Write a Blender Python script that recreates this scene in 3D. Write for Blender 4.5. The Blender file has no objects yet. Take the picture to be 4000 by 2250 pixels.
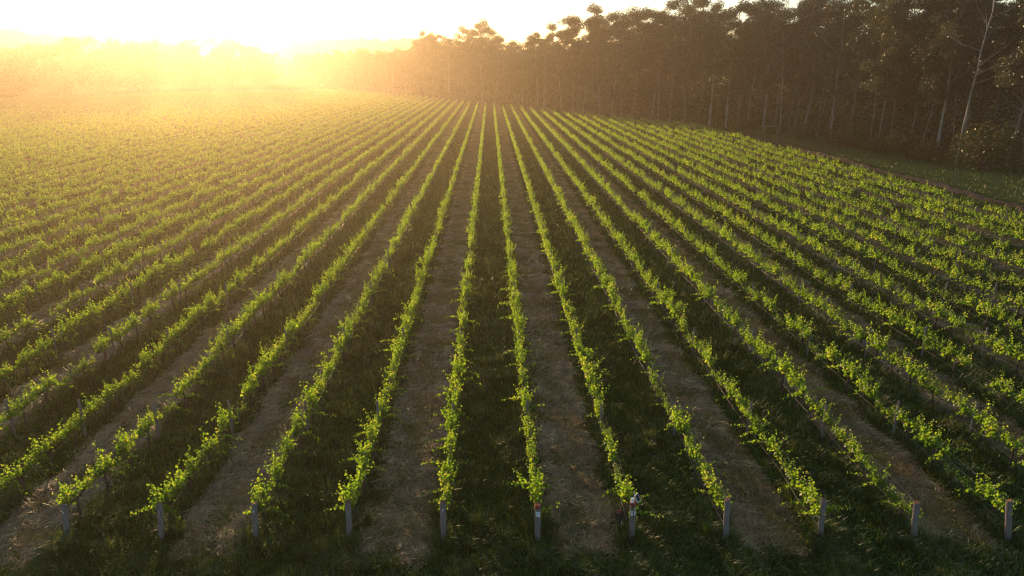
import bpy, math, random
import numpy as np
from mathutils import Vector, Matrix

scene = bpy.context.scene
COL = scene.collection
R = math.radians
rng = np.random.default_rng(7)
random.seed(7)

# ------------------------------------------------------------------ camera
CAM_H = 14.1
PITCH = R(18.0)
YAW = R(1.78)
cam_d = bpy.data.cameras.new('camera')
cam_d.lens = 24.0
cam_d.sensor_width = 36.0
cam_d.clip_start = 0.1
cam_d.clip_end = 6000.0
cam = bpy.data.objects.new('camera', cam_d)
COL.objects.link(cam)
cam.location = (0.0, 0.0, CAM_H)
cam.rotation_euler = (math.pi / 2 - PITCH, 0.0, -YAW)
scene.camera = cam

# ------------------------------------------------------------------ light
SUN_EL = R(6.0)
SUN_AZ = R(22.5)          # to the left of the row direction (+Y)
SKY_STRENGTH = 0.15
SUN_STRENGTH = 5.0
HAZE_DENSITY = 0.00056
HAZE_G = 0.72
world = bpy.data.worlds.new('World')
scene.world = world
world.use_nodes = True
wn = world.node_tree
for n in list(wn.nodes):
    wn.nodes.remove(n)
sky = wn.nodes.new('ShaderNodeTexSky')
sky.sky_type = 'NISHITA'
sky.sun_disc = False
sky.sun_elevation = SUN_EL
sky.sun_rotation = -SUN_AZ
sky.altitude = 50.0
sky.air_density = 0.8
sky.dust_density = 0.4
sky.ozone_density = 1.0
bg = wn.nodes.new('ShaderNodeBackground')
bg.inputs['Strength'].default_value = SKY_STRENGTH
wo = wn.nodes.new('ShaderNodeOutputWorld')
wn.links.new(sky.outputs['Color'], bg.inputs['Color'])
wn.links.new(bg.outputs['Background'], wo.inputs['Surface'])

sun_d = bpy.data.lights.new('sun', 'SUN')
sun_d.energy = SUN_STRENGTH
sun_d.angle = R(0.5)
sun_d.color = (1.0, 0.66, 0.34)
sun = bpy.data.objects.new('sun', sun_d)
COL.objects.link(sun)
S = Vector((-math.sin(SUN_AZ) * math.cos(SUN_EL), math.cos(SUN_AZ) * math.cos(SUN_EL), math.sin(SUN_EL)))
sun.rotation_euler = S.to_track_quat('Z', 'Y').to_euler()
sun.location = S * 300

scene.view_settings.view_transform = 'Standard'
scene.view_settings.look = 'None'
scene.view_settings.gamma = 1.0
scene.view_settings.exposure = 0.9
cy = scene.cycles
cy.use_denoising = True
cy.denoising_prefilter = 'NONE'
cy.filter_width = 1.3
cy.max_bounces = 6
cy.diffuse_bounces = 3
cy.glossy_bounces = 2
cy.transmission_bounces = 4
cy.transparent_max_bounces = 8
cy.volume_bounces = 0
cy.sample_clamp_indirect = 6.0
cy.caustics_reflective = False
cy.caustics_refractive = False

# ------------------------------------------------------------------ helpers
ORD = ['zeroth', 'first', 'second', 'third', 'fourth', 'fifth', 'sixth', 'seventh', 'eighth', 'ninth', 'tenth',
       'eleventh', 'twelfth', 'thirteenth', 'fourteenth', 'fifteenth', 'sixteenth', 'seventeenth', 'eighteenth',
       'nineteenth']
TENS = {2: 'twent', 3: 'thirt', 4: 'fort', 5: 'fift', 6: 'sixt', 7: 'sevent', 8: 'eight', 9: 'ninet'}


def ordinal(n):
    if n < 20:
        return ORD[n]
    h, r = divmod(n, 100)
    pre = 'hundred-and-' if h else ''
    if h and r == 0:
        return 'hundredth'
    if r < 20:
        return pre + ORD[r]
    t, u = divmod(r, 10)
    return pre + (TENS[t] + 'ieth' if u == 0 else TENS[t] + 'y-' + ORD[u])


def tag(o, label=None, cat=None, group=None, kind=None):
    if label:
        o['label'] = label
    if cat:
        o['category'] = cat
    if group:
        o['group'] = group
    if kind:
        o['kind'] = kind
    return o


def empty(name, loc=(0, 0, 0), rz=0.0):
    o = bpy.data.objects.new(name, None)
    o.empty_display_size = 0.3
    COL.objects.link(o)
    o.location = loc
    o.rotation_euler = (0, 0, rz)
    return o


def link(name, me, parent=None, loc=None):
    o = bpy.data.objects.new(name, me)
    COL.objects.link(o)
    if parent is not None:
        o.parent = parent
    if loc is not None:
        o.location = loc
    return o


def np_mesh(name, verts, polys, mats, mat_idx=None, smooth=False):
    """polys: list of (n, k) int arrays (same k inside one array)."""
    verts = np.asarray(verts, dtype=np.float32).reshape(-1, 3)
    polys = [np.asarray(p, dtype=np.int32) for p in polys if len(p)]
    me = bpy.data.meshes.new(name)
    nl = sum(p.size for p in polys)
    nf = sum(len(p) for p in polys)
    me.vertices.add(len(verts))
    me.vertices.foreach_set('co', verts.ravel())
    me.loops.add(nl)
    me.polygons.add(nf)
    me.loops.foreach_set('vertex_index', np.concatenate([p.ravel() for p in polys]))
    tot = np.concatenate([np.full(len(p), p.shape[1], dtype=np.int32) for p in polys])
    start = np.concatenate([[0], np.cumsum(tot)[:-1]]).astype(np.int32)
    me.polygons.foreach_set('loop_start', start)
    me.polygons.foreach_set('loop_total', tot)
    for m in mats:
        me.materials.append(m)
    if mat_idx is not None:
        me.polygons.foreach_set('material_index', np.asarray(mat_idx, dtype=np.int32))
    if smooth:
        me.polygons.foreach_set('use_smooth', np.ones(nf, dtype=bool))
    me.update(calc_edges=True)
    me.validate()
    return me


class MB:
    """collects quads/tris of one mesh"""

    def __init__(self):
        self.v, self.f, self.m = [], [], []

    def add(self, verts, faces, m=0):
        b = len(self.v)
        self.v.extend([tuple(p) for p in verts])
        self.f.extend([tuple(i + b for i in f) for f in faces])
        self.m.extend([m] * len(faces))

    def box(self, c, s, rot=None, m=0):
        vs = [Vector((x * s[0] / 2, y * s[1] / 2, z * s[2] / 2)) for x in (-1, 1) for y in (-1, 1) for z in (-1, 1)]
        if rot is not None:
            vs = [rot @ p for p in vs]
        vs = [p + Vector(c) for p in vs]
        self.add(vs, [(0, 1, 3, 2), (4, 6, 7, 5), (0, 4, 5, 1), (2, 3, 7, 6), (0, 2, 6, 4), (1, 5, 7, 3)], m)

    def tube(self, pts, radii, n=6, m=0, cap=True, jitter=0.0):
        pts = [Vector(p) for p in pts]
        k = len(pts)
        if not hasattr(radii, '__len__'):
            radii = [radii] * k
        rings = []
        up = Vector((0, 0, 1))
        for i, p in enumerate(pts):
            t = (pts[min(i + 1, k - 1)] - pts[max(i - 1, 0)])
            t.normalize()
            ref = Vector((1, 0, 0)) if abs(t.dot(up)) > 0.9 else up
            a = t.cross(ref)
            a.normalize()
            b = t.cross(a)
            ring = []
            for j in range(n):
                ang = 2 * math.pi * j / n
                rr = radii[i] * (1 + (random.uniform(-jitter, jitter) if jitter else 0))
                ring.append(p + (a * math.cos(ang) + b * math.sin(ang)) * rr)
            rings.append(ring)
        vs = [q for r in rings for q in r]
        fs = []
        for i in range(k - 1):
            for j in range(n):
                j2 = (j + 1) % n
                fs.append((i * n + j, i * n + j2, (i + 1) * n + j2, (i + 1) * n + j))
        if cap:
            fs.append(tuple(reversed(range(n))))
            fs.append(tuple((k - 1) * n + j for j in range(n)))
        self.add(vs, fs, m)

    def mesh(self, name, mats, smooth=False):
        me = bpy.data.meshes.new(name)
        me.from_pydata(self.v, [], self.f)
        for mm in mats:
            me.materials.append(mm)
        me.polygons.foreach_set('material_index', self.m)
        if smooth:
            me.polygons.foreach_set('use_smooth', [True] * len(self.f))
        me.update()
        return me

    def build(self, name, mats, parent=None, smooth=False, loc=None):
        if not isinstance(mats, (list, tuple)):
            mats = [mats]
        return link(name, self.mesh(name, mats, smooth), parent, loc)


# camera projection (used only to leave out what the frame never sees)
def project(x, y, z):
    x = np.asarray(x, float); y = np.asarray(y, float); z = np.asarray(z, float)
    xr = x * math.cos(YAW) - y * math.sin(YAW)
    yr = x * math.sin(YAW) + y * math.cos(YAW)
    zc = z - CAM_H
    dep = yr * math.cos(PITCH) - zc * math.sin(PITCH)
    up = yr * math.sin(PITCH) + zc * math.cos(PITCH)
    f = 24.0 / 36.0
    dep_s = np.where(dep > 0.1, dep, 0.1)
    return 0.5 + f * xr / dep_s, 0.5 - f * up / dep_s * (4000 / 2250), dep


# ------------------------------------------------------------------ materials
def mat(name):
    m = bpy.data.materials.new(name)
    m.use_nodes = True
    nt = m.node_tree
    for n in list(nt.nodes):
        nt.nodes.remove(n)
    out = nt.nodes.new('ShaderNodeOutputMaterial')
    return m, nt, out


def N(nt, t, **kw):
    n = nt.nodes.new(t)
    for k, v in kw.items():
        setattr(n, k, v)
    return n


def ramp(nt, stops, interp='LINEAR'):
    n = nt.nodes.new('ShaderNodeValToRGB')
    n.color_ramp.interpolation = interp
    e = n.color_ramp.elements
    while len(e) < len(stops):
        e.new(0.5)
    for i, (p, c) in enumerate(stops):
        e[i].position = p
        e[i].color = (c[0], c[1], c[2], 1)
    return n


def noise(nt, vec, scale, detail=4.0, rough=0.6, dist=0.0):
    n = nt.nodes.new('ShaderNodeTexNoise')
    n.inputs['Scale'].default_value = scale
    n.inputs['Detail'].default_value = detail
    n.inputs['Roughness'].default_value = rough
    n.inputs['Distortion'].default_value = dist
    if vec is not None:
        nt.links.new(vec, n.inputs['Vector'])
    return n


def math_n(nt, op, a, b=None, c=None, clamp=False):
    n = nt.nodes.new('ShaderNodeMath')
    n.operation = op
    n.use_clamp = clamp
    for i, v in enumerate((a, b, c)):
        if v is None:
            continue
        if isinstance(v, (int, float)):
            n.inputs[i].default_value = v
        else:
            nt.links.new(v, n.inputs[i])
    return n.outputs[0]


def mixc(nt, fac, a, b):
    n = nt.nodes.new('ShaderNodeMix')
    n.data_type = 'RGBA'
    for sock, v in ((n.inputs[0], fac), (n.inputs[6], a), (n.inputs[7], b)):
        if isinstance(v, (int, float)):
            sock.default_value = v
        elif isinstance(v, tuple):
            sock.default_value = (v[0], v[1], v[2], 1)
        else:
            nt.links.new(v, sock)
    return n.outputs[2]


def leaf_mat(name, refl, trans, t_fac=0.5, gloss=0.06, rough=0.4, patch=0.0, pscale=1.0):
    """refl, trans: colour ramp stops driven by a random number per leaf"""
    m, nt, out = mat(name)
    geo = N(nt, 'ShaderNodeNewGeometry')
    r1 = ramp(nt, refl)
    r2 = ramp(nt, trans)
    fac = geo.outputs['Random Per Island']
    if patch > 0:
        # clumps of plants differ in colour from one another
        pn = noise(nt, geo.outputs['Position'], pscale, 3, 0.6)
        pf = math_n(nt, 'MULTIPLY', math_n(nt, 'SUBTRACT', pn.outputs['Fac'], 0.5), 3.2 * patch)
        fac = math_n(nt, 'ADD', math_n(nt, 'MULTIPLY', fac, 1.0 - patch * .6), math_n(nt, 'ADD', pf, patch * .3), clamp=True)
    nt.links.new(fac, r1.inputs[0])
    nt.links.new(fac, r2.inputs[0])
    d = N(nt, 'ShaderNodeBsdfDiffuse')
    t = N(nt, 'ShaderNodeBsdfTranslucent')
    g = N(nt, 'ShaderNodeBsdfGlossy')
    g.inputs['Roughness'].default_value = rough
    g.inputs['Color'].default_value = (1, 1, 1, 1)
    nt.links.new(r1.outputs[0], d.inputs['Color'])
    nt.links.new(r2.outputs[0], t.inputs['Color'])
    mx = N(nt, 'ShaderNodeMixShader')
    mx.inputs[0].default_value = t_fac
    nt.links.new(d.outputs[0], mx.inputs[1])
    nt.links.new(t.outputs[0], mx.inputs[2])
    if gloss > 0:
        fr = N(nt, 'ShaderNodeLayerWeight')
        fr.inputs['Blend'].default_value = 0.35
        gf = math_n(nt, 'MULTIPLY', fr.outputs['Fresnel'], gloss * 2.5, clamp=True)
        mg = N(nt, 'ShaderNodeMixShader')
        nt.links.new(gf, mg.inputs[0])
        nt.links.new(mx.outputs[0], mg.inputs[1])
        nt.links.new(g.outputs[0], mg.inputs[2])
        nt.links.new(mg.outputs[0], out.inputs['Surface'])
    else:
        nt.links.new(mx.outputs[0], out.inputs['Surface'])
    return m


def plain_mat(name, c1, c2, scale=8.0, rough=0.8, bump=0.0, stretch=(1, 1, 1), metallic=0.0, spec=0.3):
    m, nt, out = mat(name)
    tc = N(nt, 'ShaderNodeTexCoord')
    mp = N(nt, 'ShaderNodeMapping')
    mp.inputs['Scale'].default_value = stretch
    nt.links.new(tc.outputs['Object'], mp.inputs['Vector'])
    nz = noise(nt, mp.outputs[0], scale, 6, 0.65)
    rp = ramp(nt, [(0.3, c1), (0.7, c2)])
    nt.links.new(nz.outputs['Fac'], rp.inputs[0])
    b = N(nt, 'ShaderNodeBsdfPrincipled')
    b.inputs['Roughness'].default_value = rough
    b.inputs['Metallic'].default_value = metallic
    b.inputs['Specular IOR Level'].default_value = spec
    nt.links.new(rp.outputs[0], b.inputs['Base Color'])
    if bump:
        bp = N(nt, 'ShaderNodeBump')
        bp.inputs['Strength'].default_value = bump
        bp.inputs['Distance'].default_value = 0.01
        nt.links.new(nz.outputs['Fac'], bp.inputs['Height'])
        nt.links.new(bp.outputs[0], b.inputs['Normal'])
    nt.links.new(b.outputs[0], out.inputs['Surface'])
    return m


M = {}
M['vine_leaf'] = leaf_mat('vine_leaf',
                          [(0.0, (0.020, 0.055, 0.010)), (0.5, (0.036, 0.085, 0.012)), (0.85, (0.075, 0.13, 0.02)), (1.0, (0.13, 0.14, 0.045))],
                          [(0.0, (0.12, 0.28, 0.012)), (0.5, (0.32, 0.54, 0.025)), (0.85, (0.58, 0.72, 0.05)), (1.0, (0.74, 0.66, 0.14))],
                          0.62, 0.03, 0.55, 0.35, 0.8)
M['cane'] = plain_mat('cane', (0.10, 0.13, 0.03), (0.16, 0.12, 0.05), 20, 0.7)
M['vine_bark'] = plain_mat('vine_bark', (0.035, 0.022, 0.018), (0.11, 0.075, 0.06), 18, 0.95, 0.8, (1, 1, 0.3))
M['post_wood'] = plain_mat('post_wood', (0.08, 0.07, 0.07), (0.25, 0.225, 0.22), 9, 0.9, 0.6, (5, 5, 0.35))
M['post_top'] = plain_mat('post_top', (0.10, 0.045, 0.03), (0.20, 0.09, 0.06), 25, 0.9, 0.4)
M['red_paint'] = plain_mat('red_paint', (0.20, 0.012, 0.010), (0.30, 0.025, 0.02), 12, 0.6)
M['sign_white'] = plain_mat('sign_white', (0.62, 0.72, 0.80), (0.74, 0.80, 0.85), 10, 0.5)
M['ink'] = plain_mat('ink', (0.02, 0.03, 0.04), (0.04, 0.05, 0.06), 10, 0.6)
M['wire'] = plain_mat('wire', (0.16, 0.155, 0.15), (0.26, 0.25, 0.24), 30, 0.8, 0, (1, 1, 1), 0.0, 0.15)
M['drip'] = plain_mat('drip', (0.020, 0.017, 0.017), (0.045, 0.038, 0.035), 6, 0.5, 0, (1, 1, 1), 0.0, 0.35)
M['plastic_white'] = plain_mat('plastic_white', (0.70, 0.70, 0.70), (0.80, 0.80, 0.79), 10, 0.4)
M['dark_plastic'] = plain_mat('dark_plastic', (0.015, 0.015, 0.018), (0.03, 0.03, 0.033), 10, 0.5)
M['solar_cell'] = plain_mat('solar_cell', (0.010, 0.012, 0.020), (0.016, 0.018, 0.030), 40, 0.45, 0, (1, 1, 1), 0.0, 0.2)
M['red_plastic'] = plain_mat('red_plastic', (0.22, 0.02, 0.02), (0.30, 0.03, 0.03), 10, 0.45)
M['yellow_tag'] = plain_mat('yellow_tag', (0.65, 0.52, 0.03), (0.75, 0.62, 0.05), 10, 0.5)
M['galvanised'] = plain_mat('galvanised', (0.22, 0.22, 0.22), (0.34, 0.34, 0.34), 8, 0.45, 0, (1, 1, 1), 0.3)
M['gum_bark'] = plain_mat('gum_bark', (0.06, 0.045, 0.04), (0.26, 0.22, 0.20), 1.2, 0.85, 0.3, (1, 1, 0.22))
M['white_bark'] = plain_mat('white_bark', (0.12, 0.105, 0.10), (0.38, 0.35, 0.33), 1.0, 0.8, 0.2, (1, 1, 0.22))
M['gum_leaf'] = leaf_mat('gum_leaf',
                         [(0.0, (0.010, 0.016, 0.012)), (0.6, (0.020, 0.028, 0.019)), (0.94, (0.038, 0.043, 0.026)), (1.0, (0.09, 0.058, 0.025))],
                         [(0.0, (0.05, 0.07, 0.015)), (1.0, (0.14, 0.14, 0.03))], 0.28, 0.05, 0.5, 0.5, 0.22)
M['shrub_leaf'] = leaf_mat('shrub_leaf',
                           [(0.0, (0.028, 0.042, 0.012)), (1.0, (0.075, 0.085, 0.02))],
                           [(0.0, (0.05, 0.07, 0.012)), (1.0, (0.14, 0.14, 0.025))], 0.28, 0.04, 0.5)
M['grass'] = leaf_mat('grass',
                      [(0.0, (0.014, 0.042, 0.007)), (0.5, (0.036, 0.098, 0.013)), (0.88, (0.085, 0.165, 0.022)), (1.0, (0.20, 0.17, 0.065))],
                      [(0.0, (0.04, 0.08, 0.006)), (0.7, (0.12, 0.17, 0.012)), (1.0, (0.28, 0.22, 0.06))], 0.4, 0.03, 0.5, 0.6, 1.1)
M['hay'] = leaf_mat('hay',
                    [(0.0, (0.13, 0.082, 0.030)), (0.6, (0.38, 0.255, 0.105)), (1.0, (0.66, 0.47, 0.22))],
                    [(0.0, (0.10, 0.07, 0.03)), (1.0, (0.25, 0.18, 0.08))], 0.25, 0.03, 0.5, 0.5, 1.5)


def ground_material():
    m, nt, out = mat('field_ground')
    geo = N(nt, 'ShaderNodeNewGeometry')
    pos = geo.outputs['Position']
    sp = N(nt, 'ShaderNodeSeparateXYZ')
    nt.links.new(pos, sp.inputs[0])
    wob = noise(nt, pos, 0.9, 4, 0.7)
    x = math_n(nt, 'ADD', sp.outputs[0], math_n(nt, 'MULTIPLY', math_n(nt, 'SUBTRACT', wob.outputs['Fac'], 0.5), 0.9))
    # mown strip: every second gap between rows, centred on x = 2.83 + 5.88 n
    ph = math_n(nt, 'PINGPONG', math_n(nt, 'SUBTRACT', x, 2.83), 2.94)
    strip = math_n(nt, 'SUBTRACT', 1.0, math_n(nt, 'SMOOTH_MIN', 1.0, math_n(nt, 'MULTIPLY', math_n(nt, 'SUBTRACT', ph, 0.75), 2.2), 0.1), clamp=True)
    head = math_n(nt, 'MULTIPLY', math_n(nt, 'SUBTRACT', math_n(nt, 'ADD', sp.outputs[1], math_n(nt, 'MULTIPLY', wob.outputs['Fac'], 2.4)), 18.0), 0.9, clamp=True)
    patch = noise(nt, pos, 0.35, 5, 0.65)
    p2 = math_n(nt, 'MULTIPLY', math_n(nt, 'SUBTRACT', patch.outputs['Fac'], 0.28), 3.2, clamp=True)
    hayf = math_n(nt, 'MULTIPLY', math_n(nt, 'MULTIPLY', strip, head), p2)
    infield = math_n(nt, 'LESS_THAN', sp.outputs[0], 53.5)
    hayf = math_n(nt, 'MULTIPLY', hayf, infield)
    # straw fibres
    mp = N(nt, 'ShaderNodeMapping')
    mp.inputs['Scale'].default_value = (9.0, 3.0, 3.0)
    nt.links.new(pos, mp.inputs['Vector'])
    fib = noise(nt, mp.outputs[0], 1.6, 8, 0.75, 1.5)
    straw = ramp(nt, [(0.25, (0.10, 0.065, 0.028)), (0.5, (0.28, 0.185, 0.078)), (0.75, (0.50, 0.34, 0.15))])
    nt.links.new(fib.outputs['Fac'], straw.inputs[0])
    gn = noise(nt, pos, 2.2, 8, 0.7)
    gr = ramp(nt, [(0.3, (0.011, 0.022, 0.005)), (0.5, (0.024, 0.058, 0.010)), (0.72, (0.055, 0.110, 0.018))])
    nt.links.new(gn.outputs['Fac'], gr.inputs[0])
    bare = noise(nt, pos, 0.6, 6, 0.65)
    bf = math_n(nt, 'MULTIPLY', math_n(nt, 'SUBTRACT', bare.outputs['Fac'], 0.58), 5.0, clamp=True)
    g2 = mixc(nt, bf, gr.outputs[0], (0.055, 0.036, 0.022))
    verge = math_n(nt, 'MULTIPLY', math_n(nt, 'SUBTRACT', x, 56.5), 0.8, clamp=True)
    vr = ramp(nt, [(0.3, (0.040, 0.066, 0.020)), (0.7, (0.090, 0.115, 0.042))])
    nt.links.new(gn.outputs['Fac'], vr.inputs[0])
    g3 = mixc(nt, verge, g2, vr.outputs[0])
    c = mixc(nt, hayf, g3, straw.outputs[0])
    b = N(nt, 'ShaderNodeBsdfDiffuse')
    b.inputs['Roughness'].default_value = 0.5
    nt.links.new(c, b.inputs['Color'])
    bp = N(nt, 'ShaderNodeBump')
    bp.inputs['Strength'].default_value = 0.8
    bp.inputs['Distance'].default_value = 0.12
    hsum = math_n(nt, 'ADD', fib.outputs['Fac'], gn.outputs['Fac'])
    nt.links.new(hsum, bp.inputs['Height'])
    nt.links.new(bp.outputs[0], b.inputs['Normal'])
    nt.links.new(b.outputs[0], out.inputs['Surface'])
    return m


M['ground'] = ground_material()
M['dirt'] = plain_mat('track_dirt', (0.020, 0.011, 0.008), (0.068, 0.033, 0.023), 2.4, 0.95, 0.9)
M['hill'] = plain_mat('wooded_hill', (0.022, 0.030, 0.012), (0.06, 0.065, 0.025), 0.06, 0.95)

# ------------------------------------------------------------------ layout
ROW0, GAP = 1.36, 2.94                # row k stands at x = ROW0 + GAP k; row 0 is that of the red-capped post
END_Y, VINE, PANEL = 17.9, 1.56, 7.8
K_RIGHT = 16
# forest edge seen from above, near right to far left
EDGE = [(90, 30), (82, 60), (76, 80), (72, 95), (69, 110), (66.5, 122), (64, 140), (60, 156), (55, 169), (48, 184), (22, 228),
        (-12, 298), (-44, 366), (-90, 452), (-135, 530), (-160, 575)]


def row_x(k):
    return ROW0 + GAP * k


def end_y(k):
    return END_Y - 0.031 * row_x(k)


def far_end(x):
    ys = [p[1] for p in EDGE]
    xs = [p[0] for p in EDGE]
    # EDGE is monotonic in x (descending)
    y = np.interp(-x, [-a for a in xs], ys)
    lim = 520.0
    if x < -90:
        lim = np.interp(-x, [90, 150, 200, 260], [430, 400, 330, 240])
    return min(y - 15.0, lim)


# ------------------------------------------------------------------ ground, track, hills
def build_ground():
    xs = np.concatenate([np.linspace(-1900, -200, 18), np.linspace(-180, 180, 73), np.linspace(200, 1900, 18)])
    ys = np.concatenate([np.linspace(-600, -40, 8), np.linspace(-20, 560, 117), np.linspace(600, 2600, 21)])
    X, Y = np.meshgrid(xs, ys)
    Z = np.zeros_like(X)
    v = np.stack([X, Y, Z], -1).reshape(-1, 3)
    nx, ny = len(xs), len(ys)
    i = np.arange(nx * ny).reshape(ny, nx)
    f = np.stack([i[:-1, :-1], i[:-1, 1:], i[1:, 1:], i[1:, :-1]], -1).reshape(-1, 4)
    return tag(link('ground', np_mesh('ground', v, [f], [M['ground']])), kind='structure')


build_ground()


def build_track():
    ys = np.arange(5, 176, 0.7)
    vs, fs = [], []
    n = 7
    for i, y in enumerate(ys):
        l = 54.5 + 0.35 * math.sin(y * 0.31) + 0.3 * math.sin(y * 1.1) + random.uniform(-.35, .35)
        r = 56.5 + 0.4 * math.sin(y * 0.23 + 1) + 0.35 * math.sin(y * .83) + random.uniform(-.45, .45)
        if y > 150:
            l -= (y - 150) * 0.38
            r -= (y - 150) * 0.38
        for j in range(n):
            t = j / (n - 1)
            z = 0.006 + (0.0 if j in (0, n - 1) else random.uniform(0.01, 0.15))
            vs.append((l + (r - l) * t, y + random.uniform(-.15, .15), z))
    for i in range(len(ys) - 1):
        for j in range(n - 1):
            a = i * n + j
            fs.append((a, a + 1, a + n + 1, a + n))
    tag(link('dirt_track', np_mesh('dirt_track', vs, [np.array(fs)], [M['dirt']])), kind='structure')


build_track()


def fbm(x, y, seed=0, octs=5, base=0.01):
    r = np.random.default_rng(seed)
    o = np.zeros_like(x)
    a, f = 1.0, base
    for _ in range(octs):
        for _k in range(3):
            th = r.uniform(0, 2 * math.pi)
            o += a * np.sin((x * math.cos(th) + y * math.sin(th)) * f * 6.28 * r.uniform(.7, 1.3) + r.uniform(0, 6.28)) / 3
        a *= 0.55
        f *= 2.1
    return o


def build_hill(name, x0, x1, y0, y1, hfun, seed):
    nx, ny = 240, 40
    X, Y = np.meshgrid(np.linspace(x0, x1, nx), np.linspace(y0, y1, ny))
    prof = np.sin(np.clip((Y - y0) / (y1 - y0), 0, 1) * math.pi) ** 0.8
    side = np.clip(np.minimum(X - x0, x1 - X) / 90.0, 0, 1)
    side = side * side * (3 - 2 * side)
    Z = hfun(X) * prof * side + (fbm(X, Y, seed, 4, 0.02) * 2.2 + np.abs(fbm(X, Y, seed + 3, 3, 0.06)) * 2.5) * prof * side - 0.8
    v = np.stack([X, Y, Z], -1).reshape(-1, 3)
    i = np.arange(nx * ny).reshape(ny, nx)
    f = np.stack([i[:-1, :-1], i[:-1, 1:], i[1:, 1:], i[1:, :-1]], -1).reshape(-1, 4)
    tag(link(name, np_mesh(name, v, [f], [M['hill']], None, True)), kind='structure')


build_hill('hill', -760, -230, 560, 860, lambda X: np.interp(X, [-760, -600, -480, -400, -300, -230], [50, 49, 46, 40, 22, 6]), 3)
build_hill('hill', -330, 60, 820, 1080, lambda X: np.interp(X, [-330, -240, -170, -60, 60], [40, 44, 47, 44, 30]), 9)


# ------------------------------------------------------------------ leaf batches
def leaves_geo(P, A, Nn, size, fold=0.14, width=1.0):
    """P (n,3) base, A (n,3) leaf axis, Nn (n,3) approx normal -> verts (n,6,3)"""
    A = A / np.linalg.norm(A, axis=1, keepdims=True)
    B = np.cross(A, Nn)
    B /= np.maximum(np.linalg.norm(B, axis=1, keepdims=True), 1e-6)
    C = np.cross(B, A)
    t = np.array([[0, 0.12, 0], [-.52 * width, 0.0, fold], [-.40 * width, .72, fold * .9], [0, 1.0, -.06], [.40 * width, .72, fold * .9], [.52 * width, 0.0, fold]])
    s = size[:, None, None]
    return P[:, None, :] + s * (t[None, :, 0:1] * B[:, None, :] + t[None, :, 1:2] * A[:, None, :] + t[None, :, 2:3] * C[:, None, :])


LEAF_F = np.array([[0, 1, 2, 3], [0, 3, 4, 5]])


def vine_template(seed):
    """one vine: leaf arrays + cane polylines; u along the row (+Y), base at the origin"""
    r = np.random.default_rng(seed)
    P, A, Nn, Sz, canes = [], [], [], [], []
    n_sh = int(r.integers(17, 24))
    us = np.sort(r.uniform(-0.74, 0.74, n_sh))
    for u in us:
        stray = r.random() < 0.11
        L = r.uniform(0.36, 0.74) if not stray else r.uniform(0.7, 1.1)
        side = r.choice([-1, 1])
        if not stray and r.random() < .16:
            L = r.uniform(.80, 1.05)
        p = np.array([r.normal(0, .05), u, 0.86 + r.normal(0, .03)])
        if stray:
            d = np.array([side * r.uniform(.6, 1.0), r.normal(0, .5), r.uniform(.05, .5)])
        else:
            d = np.array([r.normal(0, .33), r.normal(0, .34), 1.0])
        d /= np.linalg.norm(d)
        n = max(6, int(L / 0.052))
        pts = [p.copy()]
        for i in range(n):
            f = (i + 1) / n
            d = d + np.array([r.normal(0, .07), r.normal(0, .08), (-0.05 if stray else 0.02) + r.normal(0, .04)])
            d /= np.linalg.norm(d)
            p = p + d * L / n
            pts.append(p.copy())
            size = (0.128 - 0.080 * f) * r.uniform(.75, 1.2)
            reps = 2 if f < .7 and r.random() < .55 else 1
            for _ in range(reps):
                th = r.uniform(0, 2 * math.pi)
                out = np.array([math.cos(th), math.sin(th), r.uniform(-.5, .35)])
                P.append(p + out * r.uniform(.02, .06))
                A.append(out * .8 + np.array([0, 0, -.75]))
                Nn.append(np.array([r.normal(0, .8), r.normal(0, 1.0), r.normal(0.25, .5)]))
                Sz.append(size)
        canes.append(pts)
    # low leaves hanging under the cordon
    for _ in range(int(r.integers(6, 14))):
        th = r.uniform(0, 2 * math.pi)
        P.append(np.array([r.normal(0, .08), r.uniform(-.7, .7), r.uniform(.66, .92)]))
        A.append(np.array([math.cos(th), math.sin(th), -.5]))
        Nn.append(np.array([math.cos(th), math.sin(th), .8]))
        Sz.append(r.uniform(.07, .13))
    V = leaves_geo(np.array(P), np.array(A), np.array(Nn), np.array(Sz))
    return V, canes


TEMPL = [vine_template(100 + i) for i in range(12)]


def vine_foliage_mesh(i):
    V, canes = TEMPL[i]
    n = len(V)
    mb = MB()
    for pts in canes:
        mb.tube(pts[::2] + [pts[-1]], np.linspace(.006, .002, len(pts[::2]) + 1).tolist(), 3, 1, False)
    verts = np.concatenate([V.reshape(-1, 3), np.array(mb.v)])
    f = (np.arange(n)[:, None, None] * 6 + LEAF_F[None]).reshape(-1, 4)
    cf = np.array(mb.f) + n * 6
    return np_mesh('foliage', verts, [f, cf], [M['vine_leaf'], M['cane']], np.concatenate([np.zeros(len(f)), np.ones(len(cf))]))


def vine_trunk_mesh(seed):
    random.seed(seed)
    mb = MB()
    pts, rad = [], []
    x = y = 0.0
    for i in range(7):
        z = 0.86 * i / 6
        pts.append((x, y, z - (0.05 if i == 0 else 0)))
        rad.append(0.055 - 0.02 * i / 6 + random.uniform(-.008, .010) + (0.012 if i in (0, 6) else 0))
        x += random.uniform(-.03, .03)
        y += random.uniform(-.035, .035)
    mb.tube(pts, rad, 7, 0, True, 0.22)
    top = Vector(pts[-1])
    for s in (-1, 1):
        p = [top + Vector((0, 0, -.02))]
        rr = [.034]
        for i in range(1, 6):
            p.append(Vector((top.x * (1 - i / 5) + random.uniform(-.02, .02), s * (0.10 + .62 * i / 5), .86 + random.uniform(-.02, .025))))
            rr.append(.032 - .013 * i / 5 + random.uniform(0, .008))
        mb.tube(p, rr, 6, 0, True, 0.2)
    return mb.mesh('trunk', [M['vine_bark']])


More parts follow.
